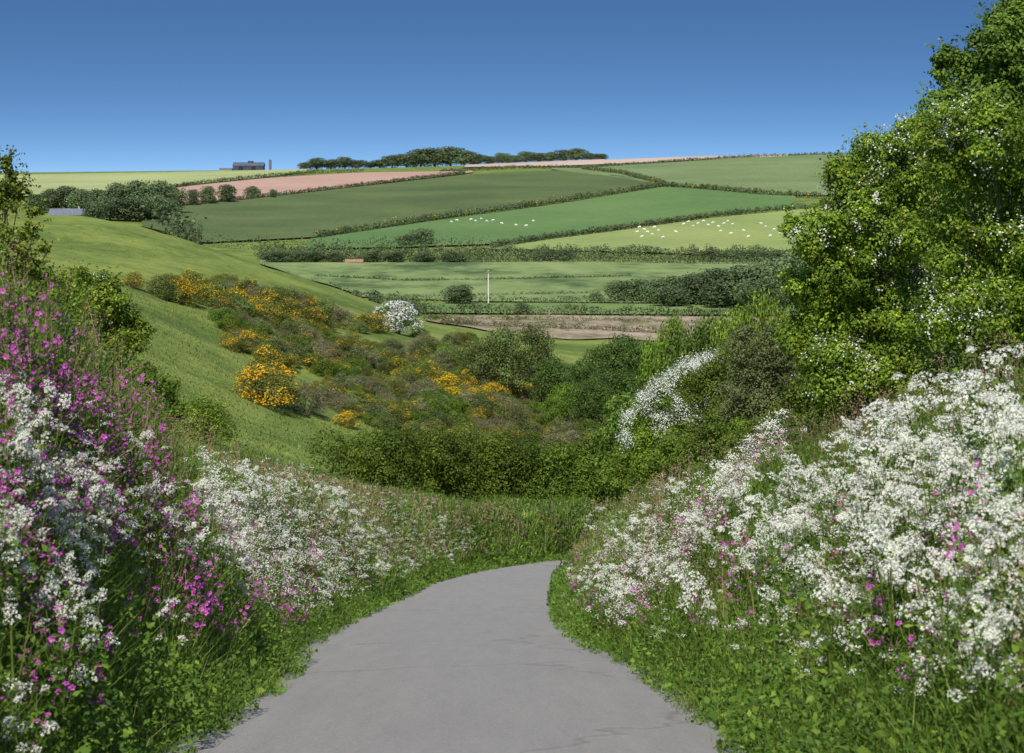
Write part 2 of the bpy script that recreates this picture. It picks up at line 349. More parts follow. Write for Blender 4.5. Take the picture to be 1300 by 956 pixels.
sheet('crop_field',[(180,272),(225,264),(330,253),(450,239),(600,222),(740,216),(840,232)],[(180,300),(260,310),(400,303),(560,278),(700,258),(840,237)],fm('dark crop',(.085,.125,.045),(.14,.18,.062),.012,.3,stripe=(.05,1.3,.35)),'large dark green crop field on the far slope')
sheet('meadow_field',[(390,306),(560,281),(700,262),(840,239),(900,241),(1010,250)],[(390,318),(500,316),(620,312),(760,294),(900,275),(1010,264)],fm('mid crop',(.10,.18,.055),(.14,.22,.07),.01,.15,stripe=(.05,1.2,.15)),'smooth green meadow where the left flock grazes')
sheet('striped_field',[(700,213),(850,207),(960,200),(1100,196)],[(700,216),(850,236),(1000,249),(1100,250)],fm('striped crop',(.15,.21,.08),(.23,.285,.12),.01,.2,stripe=(.09,.25,.3)),'striped light green field high on the right')
sheet('bare_field',[(590,210),(700,205),(850,199),(1000,194.5)],[(590,213),(700,212),(850,206),(1000,199)],fm('pale soil',(.44,.33,.25),(.52,.40,.31),.01,.1),'thin strip of bare pinkish soil on the skyline')
sheet('sheep_field',[(620,316),(760,298),(900,279),(1010,268),(1060,266)],[(620,318),(760,321),(900,325),(1060,322)],fm('sheep pasture',(.21,.27,.08),(.29,.34,.11),.01,.3,stripe=(.03,1.0,.15)),'pale green pasture dotted with the right flock')
sheet('rushy_field',[(330,331),(600,332),(1060,334)],[(330,360),(450,378),(600,384),(1060,388)],fm('rushes',(.07,.11,.04),(.18,.24,.08),.06,.25,stretch=(.35,.12,1),c3=(.27,.32,.12)),'flat green rushy marsh field in the valley',lift=.4,y0=400)
sheet('green_strip_field',[(480,386),(700,386),(1060,390)],[(480,398),(700,400),(1060,402)],fm('valley grass',(.11,.18,.05),(.17,.24,.07),.02,.2),'narrow strip of fresh green grass in the valley',lift=.35,y0=400)
sheet('marsh',[(540,402),(700,401),(1060,404)],[(540,412),(620,424),(760,436),(1060,436)],fm('brown marsh',(.12,.12,.05),(.24,.20,.12),.25,1.1,stretch=(.35,.12,1),c3=(.44,.34,.25)),'brown dead reed marsh on the valley floor',lift=.25,y0=385)
# ------------------------------------------------------------------ road
NR=13
vs=[];us=np.linspace(-1,1,NR); arc=np.r_[0,np.cumsum(np.linalg.norm(np.diff(CL[:,:2],axis=0),axis=1))]
for u in us:
    wv=HW+.04+(0.05*np.sin(arc*.35+(u>0)*2))*abs(u)
    p=CL[:,:2]-NRM*(u*wv)[:,None]
    vs.append(np.stack([p[:,0],p[:,1],CL[:,2]+.03+.05*(1-u*u)],1))
V=np.stack(vs,1).reshape(-1,3); i=np.arange(len(CL)-1)[:,None]*NR+np.arange(NR-1)[None]
Fq=np.stack([i,i+1,i+1+NR,i+NR],-1).reshape(-1,4)
m,nt=newmat('asphalt'); L=nt.links
geo=N(nt,'ShaderNodeNewGeometry')
a=N(nt,'ShaderNodeTexNoise'); a.inputs['Scale'].default_value=1.6; a.inputs['Detail'].default_value=8; a.inputs['Roughness'].default_value=.8
mp=N(nt,'ShaderNodeMapping'); mp.inputs['Scale'].default_value=(2.0,.10,1); L.new(geo.outputs['Position'],mp.inputs[0]); L.new(mp.outputs[0],a.inputs[0])
g=N(nt,'ShaderNodeTexNoise'); g.inputs['Scale'].default_value=30; g.inputs['Detail'].default_value=4; g.inputs['Roughness'].default_value=.9; L.new(geo.outputs['Position'],g.inputs[0])
am=N(nt,'ShaderNodeMath',operation='MULTIPLY'); am.inputs[1].default_value=.28; L.new(a.outputs[0],am.inputs[0])
hf=N(nt,'ShaderNodeMath',operation='MULTIPLY_ADD'); hf.inputs[1].default_value=.72; L.new(g.outputs[0],hf.inputs[0]); L.new(am.outputs[0],hf.inputs[2])
r=ramp(nt,[(.34,(.215,.203,.186)),(.66,(.385,.365,.335))]); L.new(hf.outputs[0],r.inputs[0])
v=N(nt,'ShaderNodeTexVoronoi',feature='DISTANCE_TO_EDGE'); v.inputs['Scale'].default_value=.22
dn=N(nt,'ShaderNodeTexNoise'); dn.inputs['Scale'].default_value=1.2; dn.inputs['Detail'].default_value=4; L.new(geo.outputs['Position'],dn.inputs[0])
mxv=N(nt,'ShaderNodeMixRGB'); mxv.inputs[0].default_value=.6; L.new(geo.outputs['Position'],mxv.inputs[1]); L.new(dn.outputs['Color'],mxv.inputs[2]); L.new(mxv.outputs[0],v.inputs[0])
cr=ramp(nt,[(0,(.55,.55,.55)),(.006,(1,1,1))]); L.new(v.outputs[0],cr.inputs[0])
mx=N(nt,'ShaderNodeMixRGB',blend_type='MULTIPLY'); mx.inputs[0].default_value=.6; L.new(r.outputs[0],mx.inputs[1]); L.new(cr.outputs[0],mx.inputs[2])
b=N(nt,'ShaderNodeBsdfPrincipled'); b.inputs['Roughness'].default_value=.85; b.inputs['Specular IOR Level'].default_value=.2
bp=N(nt,'ShaderNodeBump'); bp.inputs['Strength'].default_value=.6; bp.inputs['Distance'].default_value=.025; L.new(g.outputs[0],bp.inputs['Height']); L.new(bp.outputs[0],b.inputs['Normal'])
L.new(mx.outputs[0],b.inputs['Base Color']); o=N(nt,'ShaderNodeOutputMaterial'); L.new(b.outputs[0],o.inputs[0]); M['asphalt']=m
tag(mk('road',V,Fq,m,smooth=True),'narrow grey asphalt lane curving downhill to the right','road',kind='structure')
# ------------------------------------------------------------------ hedgerows
def hedge(path,h,leafsize,n,label,mat='farhedge',world=False,y0=420,bloom=None,nb=0,wid=.6,name='hedgerow',group=None,cat='hedge',hj=.25,step=None,shell=.22):
    if world: P=np.array(path,float)
    else:
        h=h*.8; leafsize*=.85
        P=np.array(path,float); L=max(4,int(np.abs(np.diff(P[:,0])).sum()/5)); t=np.linspace(0,len(P)-1,L)
        px=np.interp(t,range(len(P)),P[:,0]); py=np.interp(t,range(len(P)),P[:,1])
        x,Y,_,_=ground(px,py,y0=y0); P=np.stack([x,Y],1)
    d=np.r_[0,np.cumsum(np.linalg.norm(np.diff(P,axis=0),axis=1))]; st=step or h*.5
    s=np.arange(0,d[-1]+st,st); X=np.interp(s,d,P[:,0]);Yv=np.interp(s,d,P[:,1]); Z=H(X,Yv)
    lb=[]
    for a_,b_,z_ in zip(X,Yv,Z):
        hh=h*random.uniform(1-hj,1+hj)
        lb.append((a_+random.uniform(-.1,.1)*h,b_+random.uniform(-.2,.2)*h,z_+hh*.36,h*wid*random.uniform(.8,1.2),h*wid,hh*.62))
        if random.random()<.6: lb.append((a_+random.uniform(-.5,.5)*h,b_+random.uniform(-.2,.2)*h,z_+hh*.75,h*.3,h*.3,hh*.3))
        if world:
            for q in range(3):
                s_=h*random.uniform(.12,.22); lb.append((a_+random.uniform(-.3,.3)*h,b_-random.uniform(.2,.4)*h,z_+hh*random.uniform(.2,.85),s_,s_,s_))
    Pc,nn=cloud(lb,n,shell); V,f=quads(Pc,nn,leafsize*R.uniform(.7,1.3,len(Pc)),leafsize*.65)
    o0=np.array([X[len(X)//2],Yv[len(X)//2],Z[len(X)//2]])
    e=thing(name,label,cat,tuple(o0),group=group)
    mk('foliage',V-o0,f,M[mat],e)
    if bloom:
        Pc,nn=cloud(lb,nb*2,.05); kp=np.sin(Pc[:,0]*.25*4/h+1)*np.sin(Pc[:,1]*.2*4/h)>.1; Pc=Pc[kp]; nn=nn[kp]
        if len(Pc): 
            V,f=quads(Pc+unit(nn)*.1*leafsize,nn,leafsize*.8,leafsize*.6); mk('blossom',V-o0,f,M[bloom],e)
    return e
hedge([(-100,218.5),(60,217),(290,215)],4,1.5,3500,'thin dark hedge along the skyline left of the barn')
hedge([(345,213.5),(470,213),(600,211)],5,1.5,4000,'hedge on the skyline right of the barn')
hedge([(215,241),(260,234),(330,227),(400,220.5),(460,219)],5,1.4,4500,'hedge between pale crop field and reddish ploughed field')
hedge([(228,263),(330,252.5),(450,238.5),(590,221.5)],4.5,1.3,8000,'hedge between reddish ploughed field and dark green crop field')
hedge([(560,219),(660,214),(740,214.5),(840,208),(960,200),(1100,196)],4.5,1.5,8000,'hedge under the thin strip of bare soil')
hedge([(590,209.5),(700,204.5),(850,198.5),(1050,193),(1150,191)],4,1.5,4500,'thin skyline hedge above the bare soil strip')
hedge([(740,216),(790,222),(842,236)],5.5,1.4,5500,'hedge running down beside the striped field',bloom='gorsebloom',nb=200)
hedge([(400,304),(480,292),(560,279),(640,268),(730,255),(840,238)],5.5,1.2,14000,'long diagonal hedge with gorse across the far slope',bloom='gorsebloom',nb=500)
hedge([(840,238),(900,242),(960,248),(1040,252)],5.5,1.3,5500,'hedge below the striped light green field',bloom='gorsebloom',nb=200)
hedge([(625,317),(700,305),(780,295),(880,281),(960,271),(1050,264)],5,1.1,12000,'hedge between the two flocks of sheep')
hedge([(200,308),(300,316),(400,318),(480,317),(620,317)],8,1.2,9000,'hedge along the foot of the dark green crop field')
hedge([(330,326),(450,329),(600,330),(760,327),(880,330),(1060,328)],7.5,1.1,15000,'thick hedge along the far edge of the valley marsh')
hedge([(330,330.5),(450,333.5),(600,334),(760,333),(880,336),(1060,336)],4,1.0,7000,'lower line of thicket in front of the far marsh hedge')
hedge([(500,399),(640,400),(760,402),(900,403),(1040,405)],3.2,.6,9000,'low scrubby hedge bordering the brown marsh',y0=392)
hedge([(470,385),(600,385.5),(760,386),(900,388),(1050,390)],2.6,.6,7000,'low line of rushes across the green valley field',y0=392)
hedge([(420,374),(520,379),(640,376),(760,374)],1.4,.5,4000,'broken line of dark rushes crossing the marsh field',y0=392)
hedge([(400,352),(520,358),(640,356),(800,352)],1.2,.6,3000,'thin dark rush line through the middle of the marsh field',y0=392,hj=.5)
hedge([(560,412),(640,416),(760,420),(850,426)],1.6,.4,5000,'low brownish scrub line through the middle of the brown marsh',y0=385,mat='brownscrub',hj=.5)
hedge([(540,406),(700,408),(900,412)],1.2,.4,3500,'thin green rush line along the back of the brown marsh',y0=392,mat='scrub',hj=.5)
for (q,nm) in (([(-8.9,119.5),(-7,121),(-4.5,122.8),(-2,124.6),(-1,125)],'left end of the dense green hedge beyond the bend'),([(-.5,125.2),(3,126.5),(10,128.5)],'right end of the dense green hedge beyond the bend')):
    hedge(q,4.3,.14,76000,nm,mat='lanehedge',world=True,wid=.40,hj=.11,step=.9,shell=.16)
# ------------------------------------------------------------------ far trees
def many(kind,lst,label,cat,group,mat=None,y0=420,name=None,Y=None):
    for (px,yt,w,yb) in lst: pp(kind,px,yt,w,yb=yb,label=label,cat=cat,group=group,mat=mat,y0=y0,name=name,Y=Y)
many('fartree',[(px,yt,w,0) for px,yt,w in [(388,206,20),(402,200,26),(420,202,28),(438,199,26),(455,203,26),(470,206,20)]],'small dark tree in the skyline belt just right of the barn','tree','skyline trees right of the barn',Y=2290)
many('fartree',[(px,yt,w,0) for px,yt,w in [(482,203,28),(498,197,34),(516,195,38),(534,189,40),(552,188,44),(572,186,42),(590,191,38),(606,196,30)]],'tree of the tallest wood on the skyline','tree','trees of the tall skyline wood',Y=2290)
many('fartree',[(px,yt,w,0) for px,yt,w in [(622,198,22),(638,194,26),(652,197,24),(668,192,26),(684,194,24),(699,193,24),(716,190,28),(733,188,28),(750,194,22),(764,195,18)]],'round tree in the skyline row above the bare soil strip','tree','skyline trees above the bare soil',Y=2290)
many('fartree',[(65,240,34,268),(85,236,38,268),(103,240,34,270),(48,246,30,270)],'tree behind the slate roofed farmhouse','tree','trees behind the farmhouse')
many('fartree',[(128,240,40,276),(150,232,48,277),(176,229,52,278),(202,229,48,276),(222,236,34,272),(140,250,42,280),(195,246,46,280),(165,250,46,281),(120,255,36,284),(212,252,36,284)],'bushy tree in the wood left of the ploughed field','tree','trees of the wood left of the ploughed field')
for px,yt,w,yb,l in [(245,240,18,262,'first small round tree from the wood in front of ploughed field'),(264,236,24,260,'second round tree from the wood in front of ploughed field'),(288,234,26,258,'third and largest round tree in front of ploughed field'),(320,236,22,252,'lone small tree further right on the ploughed field'),
   (347,240,12,252,'tiny bush at right of the ploughed field trees')]:
    pp('fartree',px,yt,w,yb=yb,label=l,cat='tree',y0=420)
pp('fartree',535,290,34,yb=312,label='grey green bush on the diagonal hedge line below the dark crop field',cat='bush',y0=420,name='bush')
pp('fartree',515,297,24,yb=314,label='small bush just left of the grey green hedge bush',cat='bush',y0=420,name='bush')
pp('fartree',582,362,46,yb=387,label='round dark bush alone on the rushy field left of the pole',cat='bush',y0=392,name='bush')
pp('fartree',662,384,24,yb=399,label='small round bush at the marsh edge right of the pole',cat='bush',y0=392,name='bush')
pp('fartree',757,372,20,yb=384,label='little bush at the left of the valley copse',cat='bush',y0=392,name='bush')
many('fartree',[(790,356,44,384),(812,354,42,384),(836,354,46,386),(862,350,52,386),(888,346,54,388),(915,340,58,390),(945,336,62,392),(975,330,60,392),(1000,322,60,388),(920,356,60,392),(965,354,64,396),(850,364,54,390)],'rounded tree in the valley copse at right of the marsh field','tree','trees of the valley copse',y0=392)
many('fartree',[(px,317,34,332) for px in (690,715,905,935,960,985)],'small tree in the hedge below the sheep pasture','tree','trees in the hedge below the sheep pasture')
many('fartree',[(px,319,30,334) for px in (345,362,380,400,425,470,500,540,575)],'small tree in the hedge behind the green hill','tree','trees in the hedge behind the green hill')
# ------------------------------------------------------------------ buildings
def gable(w,d,h,r,ov=.4):
    V=np.array([(-w/2-ov,-d/2-ov,h-.1),(w/2+ov,-d/2-ov,h-.1),(w/2+ov,0,h+r),(-w/2-ov,0,h+r),(-w/2-ov,d/2+ov,h-.1),(w/2+ov,d/2+ov,h-.1),
                (-w/2-ov,-d/2-ov,h-.35),(w/2+ov,-d/2-ov,h-.35),(-w/2-ov,d/2+ov,h-.35),(w/2+ov,d/2+ov,h-.35)],float)
    return V,np.array([(0,1,2,3),(3,2,5,4),(6,7,1,0),(4,5,9,8)])
def house(name,label,px,ybase,w,d,h,r,wall,roof,y0=420,Y=None,rot=0,door=None,chim=False,vent=None):
    if Y is None: _,Yv,_,_=ground([px],[ybase],y0=y0); Y=float(Yv[0])
    x=(px-CX)/F*Y; e=thing(name,label,'building',(x,Y,h1(x,Y)-.5),rot)
    a,b=w/2,d/2
    V=np.array([(-a,-b,0),(a,-b,0),(a,b,0),(-a,b,0),(-a,-b,h),(a,-b,h),(a,b,h),(-a,b,h),(-a,0,0),(-a,0,h+r*.95),(a,0,0),(a,0,h+r*.95)],float)
    mk('wall',V,np.array([(0,1,5,4),(2,3,7,6),(0,4,9,8),(8,9,7,3),(1,10,11,5),(10,2,6,11)]),wall,e)
    V,f=gable(w,d,h,r); rf=mk('roof',V,f,roof,e)
    for dx,dw,dh in (door or []):
        V,f=box(dx-dw/2,dx+dw/2,-d/2-.12,-d/2-.01,0.2,dh); mk('door',V,f,M['dark'],e)
    if chim:
        V,f=box(w*.3,w*.3+1.,-.5,.5,h+r*.6,h+r+1.3); mk('chimney',V,f,wall,rf)
    if vent:
        V,f=box(vent-3,vent+3,-2,2,h+r*.5,h+r+1.4); mk('roof_vent',V,f,wall,rf)
    return e
M['dark']=flat('dark opening',(.03,.03,.035)); M['barnwall']=flat('barn cladding',(.06,.075,.10),noise=.2,scale=.5); M['barnroof']=flat('barn roof sheet',(.09,.11,.15),noise=.15,scale=.3)
M['slate']=flat('slate roof',(.15,.165,.20),noise=.25,scale=1); M['stone']=flat('stone wall',(.38,.33,.28),noise=.25,scale=1); M['brick']=flat('red brick',(.35,.19,.13),noise=.25,scale=1)
house('barn','long dark barn with low pitched roof on the skyline',316,0,34,14,5.5,3.8,M['barnwall'],M['barnroof'],Y=2280,door=[(-8,5,4.5),(6,5,4.5)],vent=2)
house('shed','low grey shed at the left end of the skyline barn',287,0,14,8,2.2,1.0,M['stone'],M['slate'],Y=2285)
house('farmhouse','slate roofed farmhouse half hidden behind the green hill at left',86,0,20,8,5.0,3.5,M['stone'],M['slate'],Y=1180,chim=True,door=[(-2,1.2,2.4)])
house('hut','small brick hut in the hedge at the far edge of the marsh left of centre',450,334.5,7,4,1.4,.9,M['brick'],M['brick'],door=[(0,1,1.2)])
house('hut','small brick hut in the hedge below the sheep pasture right of the pole',698,332,5,4,1.4,.9,M['brick'],M['brick'],door=[(0,1,1.2)])
x=(343-CX)/F*2278; e=thing('silo','slim grey silo standing at right end of the barn','silo',(x,2278,h1(x,2278)-.5))
V,f=tube([(0,0,0),(0,0,4),(0,0,11)],[1.5,1.5,1.5],14); mk('cylinder_wall',V,f,M['slate'],e); V,f=tube([(0,0,11),(0,0,12),(0,0,12.6)],[1.7,1.0,.05],14); mk('cap',V,f,M['slate'],e)
def pole(px,ytop,yb,label,y0=392):
    _,Yv,_,_=ground([px],[yb],y0=y0); Y=float(Yv[0]); x=(px-CX)/F*Y; z=h1(x,Y); h=(HY-ytop)/F*Y-z
    e=thing('utility_pole',label,'pole',(x,Y,z),.3)
    V,f=tube([(0,0,-.3),(0,0,h*.5),(0,0,h)],[.14,.13,.11],8); mk('shaft',V,f,M['wool'] if px==620 else M['wood'],e)
    V,f=box(-.85,.85,-.28,-.15,h-.6,h-.4); c=mk('crossarm',V,f,M['wood'],e)
    for dx in (-.7,0,.7):
        V,f=tube([(dx,-.21,h-.4),(dx,-.21,h-.26),(dx,-.21,h-.1)],[.08,.1,.04],8); mk('insulator',V,f,M['dark'],c)
pole(620,343,389,'tall pale pole standing on the rushy valley field')
pole(614,326,344,'short wooden pole at far edge of the valley marsh',y0=600)
pole(564,309,332,'wooden pole in the hedge left of the valley centre',y0=600)
pole(697,388,404,'short post by the brown marsh',y0=392)
def sheep_mesh():
    vs=[(-.52,0,.72),(-.25,0,.76),(.1,0,.76),(.42,0,.74),(.62,0,.62),(.74,0,.36),(.80,0,.16),
        (-.5,.16,.42),(-.53,.17,.22),(-.5,.17,.0),(-.5,-.16,.42),(-.53,-.17,.22),(-.5,-.17,.0),
        (.38,.15,.4),(.38,.16,.2),(.38,.16,.0),(.38,-.15,.4),(.38,-.16,.2),(.38,-.16,.0),(-.68,0,.55),(.72,.14,.36),(.72,-.14,.36)]
    es=[(0,1),(1,2),(2,3),(3,4),(4,5),(5,6),(0,7),(7,8),(8,9),(0,10),(10,11),(11,12),(3,13),(13,14),(14,15),(3,16),(16,17),(17,18),(0,19),(5,20),(5,21)]
    rad=[.26,.32,.32,.28,.17,.12,.07,.10,.05,.045,.10,.05,.045,.09,.05,.045,.09,.05,.045,.05,.035,.035]
    me=bpy.data.meshes.new('sheep base'); me.from_pydata(vs,es,[]); o=bpy.data.objects.new('sheep base',me); COL.objects.link(o)
    md=o.modifiers.new('s','SKIN'); sv=me.skin_vertices[0].data
    for i,r in enumerate(rad): sv[i].radius=(r,r); sv[i].use_root=(i==1)
    o.modifiers.new('ss','SUBSURF').levels=1
    dg=bpy.context.evaluated_depsgraph_get(); m2=bpy.data.meshes.new_from_object(o.evaluated_get(dg)); bpy.data.objects.remove(o)
    m2.materials.clear(); m2.materials.append(M['wool']); m2.name='sheep'; return m2
SM=sheep_mesh()
def flock(lst,label,group):
    for px,py in lst:
        x,Y,z,_=ground([px],[py],y0=900); o=ob('sheep',SM,None,(x[0],Y[0],z[0]+1.0)); o.rotation_euler=(0,0,random.choice([0,3.14])+random.uniform(-.6,.6)); s=random.uniform(1.1,1.35); o.scale=(s,s,s)
        tag(o,label,'sheep',group)
flock([(573,285),(580,283),(598,282),(604,284),(611,281),(618,284),(626,283),(637,287),(655,289),(668,290),(677,284)],'tiny white sheep grazing on the smooth green meadow','sheep on the green meadow')
flock([(803,291),(812,292),(818,295),(809,298),(822,298),(831,292),(836,296),(828,301),(868,288),(874,285),(880,290),(886,287),(893,284),(899,289),(905,286),(912,291),(919,287),(924,284),(930,288),(915,297),(928,300),(944,296),(950,304),(966,287),(972,291),(983,295),(990,300),(978,303),(815,304),(842,305),(858,298)],'tiny white sheep scattered on the pale green pasture','sheep on the pale pasture')
# ------------------------------------------------------------------ gorse slope
solo=[('gorserich',338,444,90,514,'large round gorse bush thick with orange blossom on the open grass'),
('gorsefull',170,342,30,366,'small gorse bush alone on the grass at the far left of the gorse line'),
('gorserich',440,516,34,542,'small gorse bush in bloom at the foot of the slope'),
('may',506,382,58,424,'white flowering hawthorn bush rising above the gorse'),
('twig',388,480,56,525,'grey brown thorn bush right of the large round gorse')]
for kd,px,yt,w,yb,l in solo: pp(kd,px,yt,w,yb=yb,label=l,cat='bush',y0=150)
pp('bush',252,498,86,yb=560,label='round green bush standing on the grass above the left flower bank',cat='bush',mat='hawleaf',y0=105)
many('bush',[(175,462,60,520),(300,575,40,592),(205,478,40,520)],'small green bush on the lower edge of the pasture behind the left bank','bush','small bushes behind the left bank',mat='hedgeleaf',y0=105)
many('gorsefull',[(215,342,50,372),(240,338,60,380),(262,348,50,384),(235,352,54,386),(292,358,60,398),(318,364,56,404),(335,376,66,412),(385,366,46,398),(388,384,50,415)],'gorse bush with orange yellow bloom in the upper line of gorse','bush','gorse bushes of the upper line',y0=150)
many('gorse',[(345,360,56,398),(365,374,54,410),(310,350,46,384),(276,344,40,376),(405,392,44,418)],'green gorse bush with little bloom in the upper line of gorse','bush','sparse gorse bushes of the upper line',y0=150)
many('bush',[(205,348,44,378),(275,352,50,390),(300,372,50,404),(250,345,50,376),(360,358,44,396),(412,378,44,408)],'green thorn bush between the gorse of the upper line','bush','green thorn bushes in the upper line',y0=150)
many('twig',[(285,350,40,388),(430,384,44,412),(325,356,40,392),(372,362,40,396)],'brown thorn bush between the gorse of the upper line','bush','brown thorn bushes in the upper line',y0=150)
many('gorsefull',[(318,413,56,446),(298,422,44,446),(470,392,46,420),(545,456,50,492)],'gorse bush with orange bloom in the middle of the scrub','bush','gorse bushes in the middle of the scrub',y0=150)
many('gorserich',[(566,466,44,502),(578,486,44,512),(604,486,48,514),(626,480,46,510),(652,480,36,506),(674,488,30,512),(592,470,30,500)],'gorse bush with bright yellow bloom in the lower right of the scrub','bush','yellow gorse bushes of the lower scrub',y0=150)
top=[(275,352),(420,375),(560,412),(680,440),(740,492),(790,540)]; bot=[(275,440),(330,455),(380,510),(430,535),(520,560),(600,575),(790,590)]
cand=[]
while len(cand)<640:
    px=random.uniform(278,785); t=np.interp(px,[p[0] for p in top],[p[1] for p in top]); b_=np.interp(px,[p[0] for p in bot],[p[1] for p in bot])
    cand.append((px,random.uniform(t+12,b_)))
gx,gY,gz,_=ground([c[0] for c in cand],[c[1] for c in cand],y0=135)
nb_=0
for (px,py),x,Y in zip(cand,gx,gY):
    r=random.random(); w=random.uniform(2.0,4.4); h=w*random.uniform(.4,.66)
    if abs(px-505)<25 and py<440 : continue
    if abs(px-338)<55 and 470<py<530: continue
    if r<.56 and nb_<295:
        nb_+=1; plant('bush',x,Y,w,h,'low green scrub bush on the gorse covered slope','bush','green scrub bushes on the slope',mat=random.choice(['scrub','scrub','midleaf','hedgeleaf','greyscrub']))
    elif r<.74: plant('twig',x,Y,w,h,'low grey brown thorn bush on the gorse covered slope','bush','grey thorn bushes on the slope')
    else: plant('gorse',x,Y,w,h,'dark gorse bush with a few flowers on the scrubby slope','bush','sparse gorse bushes on the slope')
many('tree',[(640,414,74,505),(672,412,72,505),(612,428,64,500)],'grey green tree in the dip behind the gorse scrub','tree','grey green trees behind the scrub',mat='scrub',y0=150)
many('tree',[(700,452,64,530),(735,458,66,535),(765,436,66,520),(795,424,72,520),(822,434,56,520),(780,468,78,545),(752,482,66,550)],'dark green tree in the dip at the right of the gorse slope','tree','dark trees in the dip',mat='darkleaf',y0=150)
pp('tree',722,486,58,yb=540,label='small vivid green tree at the right end of the lower gorse',cat='tree',mat='brightleaf',y0=150)
pp('tree',703,502,40,yb=548,label='little vivid green bush in front of the vivid green tree',cat='tree',mat='brightleaf',y0=150)
RT=[('tree',850,398,66,150,'brightleaf','bright green upright tree left of the right hand hedge','tree'),
('cone',822,428,54,140,'brightleaf','shorter bright green pointed tree in front of the dark trees','tree'),
('tree',892,398,100,145,'midleaf','broad green tree right of the bright upright tree','tree'),
('tree',932,388,80,140,'hawleaf','yellow green tree behind the grey blackthorn thicket','tree'),
('tree',975,366,90,120,'hawleaf','tall yellow green tree beside the large hawthorn','tree'),
('tree',940,412,90,105,'hedgeleaf','mid green tree over the grey blackthorn thicket','tree'),
('tree',795,496,100,125,'midleaf','green tree at the right end of the roadside hedge','tree'),
('tree',850,458,100,110,'hedgeleaf','green tree behind the white flowering hawthorn','tree'),
]
for kd,px,yt,w,Y,mt,l,c in RT: pp(kd,px,yt,w,Y=Y,label=l,cat=c,mat=mt)
# ------------------------------------------------------------------ near shrubs built lobe by lobe
def blob_l(b,Y,x0,zg):
    return [((l[0]-CX)/F*Y-x0,-.6,(HY-l[1])/F*Y-zg,l[2]*Y/F,l[2]*Y/F,l[2]*Y/F) for l in b]
def bushy(name,label,Y,cx,lob,n,leafs,mat,bloom=None,nb=0,bsize=.03,bq=.5,cat='bush',shell=.2,trunk=(.05,5),dj=.5,blob=None,stemn=3,inner=.85,side=5,clus=14,shoots=55):
    x0=(cx-CX)/F*Y; zg=h1(x0,Y); lb=[]
    for l in lob:
        dY=l[3] if len(l)>3 else random.uniform(-dj,dj); YY=Y+dY; r=l[2]*Y/F
        c=((l[0]-CX)/F*YY-x0,dY,(HY-l[1])/F*YY-zg)
        lb.append((*c,r*inner,r*inner,r*inner))
        for q in range(side):
            a=random.uniform(3.3,6.1) if q%2 else random.uniform(0,6.28); e=random.uniform(-.6,1.3); s=r*random.uniform(.22,.46)
            lb.append((c[0]+math.cos(a)*math.cos(e)*r*.9,c[1]+math.sin(a)*math.cos(e)*r*.9,c[2]+math.sin(e)*r*.86,s,s,s*.8))
    P,nn=cloud(lb,n,shell,.24,zmin=.0)
    ns=n//shoots; ix=R.choice(len(P),ns,replace=False); sd=unit(nn[ix]); sd[:,2]+=.7; sd=unit(sd+R.normal(0,.25,sd.shape))
    ext=np.concatenate([P[ix]+sd*q*leafs+np.array([0,0,-.07])*leafs*q*q for q in (1.,2.,3.,4.,5.)]); P=np.concatenate([P,ext]); nn=np.concatenate([nn,np.tile(nn[ix],(5,1))])
    V,f=quads(P,nn,leafs*R.uniform(.6,1.35,len(P)),leafs*.72,.75)
    e=thing(name,label,cat,(x0,Y,zg)); mk('crown',V,f,M[mat],e)
    tb=[]; A=np.array(lb)
    for q in range(stemn): 
        ox=random.uniform(-.3,.3)
        for j in range(trunk[1]):
            c=A[random.randrange(len(A)),:3]; mid=c*.5+np.array([ox*.5,0.3,c[2]*.06])
            tb.append(tube([(ox,random.uniform(-.1,.1),-.2),tuple(mid*.5+np.array([ox*.5,0,0])),tuple(mid),tuple(c)],[trunk[0],trunk[0]*.8,trunk[0]*.5,trunk[0]*.15],6))
    V,f=join(tb); mk('trunk',V,f,M['bark'],e)
    if bloom:
        nc=nb//clus; P,nn=cloud(blob_l(blob,Y,x0,zg) if blob else lb,nc*2,.03 if not blob else .3,.22,zmin=.05); s=np.sin(P[:,0]*2.3+1)*np.sin(P[:,2]*2.6)+.4*np.sin(P[:,1]*3+P[:,0]*5)+R.normal(0,.3,len(P)); kp=s>np.quantile(s,bq); P=P[kp];nn=nn[kp]
        P=np.repeat(P+unit(nn)*leafs*.9,clus,axis=0)+R.normal(0,bsize*1.7,(len(P)*clus,3)); nn=np.repeat(nn,clus,axis=0)
        V,f=quads(P,nn,bsize*R.uniform(.7,1.3,len(P)),bsize*.85); mk('blossom',V,f,M[bloom],e)
    return e
bushy('hawthorn_bush','large yellow green hawthorn bush with scattered white blossom leaning over right bank',33,1140,
 [(1038,300,44),(1030,375,42),(1060,350,52),(1085,250,50),(1070,225,32),(1125,300,64),(1120,215,46),(1150,180,32),(1150,380,68),(1085,430,62),(1175,240,60),(1180,450,66),(1110,350,72,1.2),(1190,330,72,1.0),(1035,440,46),(1060,490,50),(1130,510,60)],120000,.055,'hawleaf','bloom',8500,.034,bq=.62,clus=12,inner=.78,side=7,shoots=40)
bushy('hawthorn_bush','tall hawthorn bush at the right edge of the view with white blossom',26,1290,
 [(1205,200,50),(1190,165,32),(1250,250,66),(1290,190,60),(1235,330,68),(1300,320,72),(1250,420,68),(1320,420,72),(1340,250,72),(1380,350,82),(1260,470,62),(1400,240,82),(1200,400,52),(1340,480,72),(1240,165,42)],110000,.05,'hawleaf','bloom',7500,.03,bq=.62,clus=12,inner=.78,side=7,shoots=40)
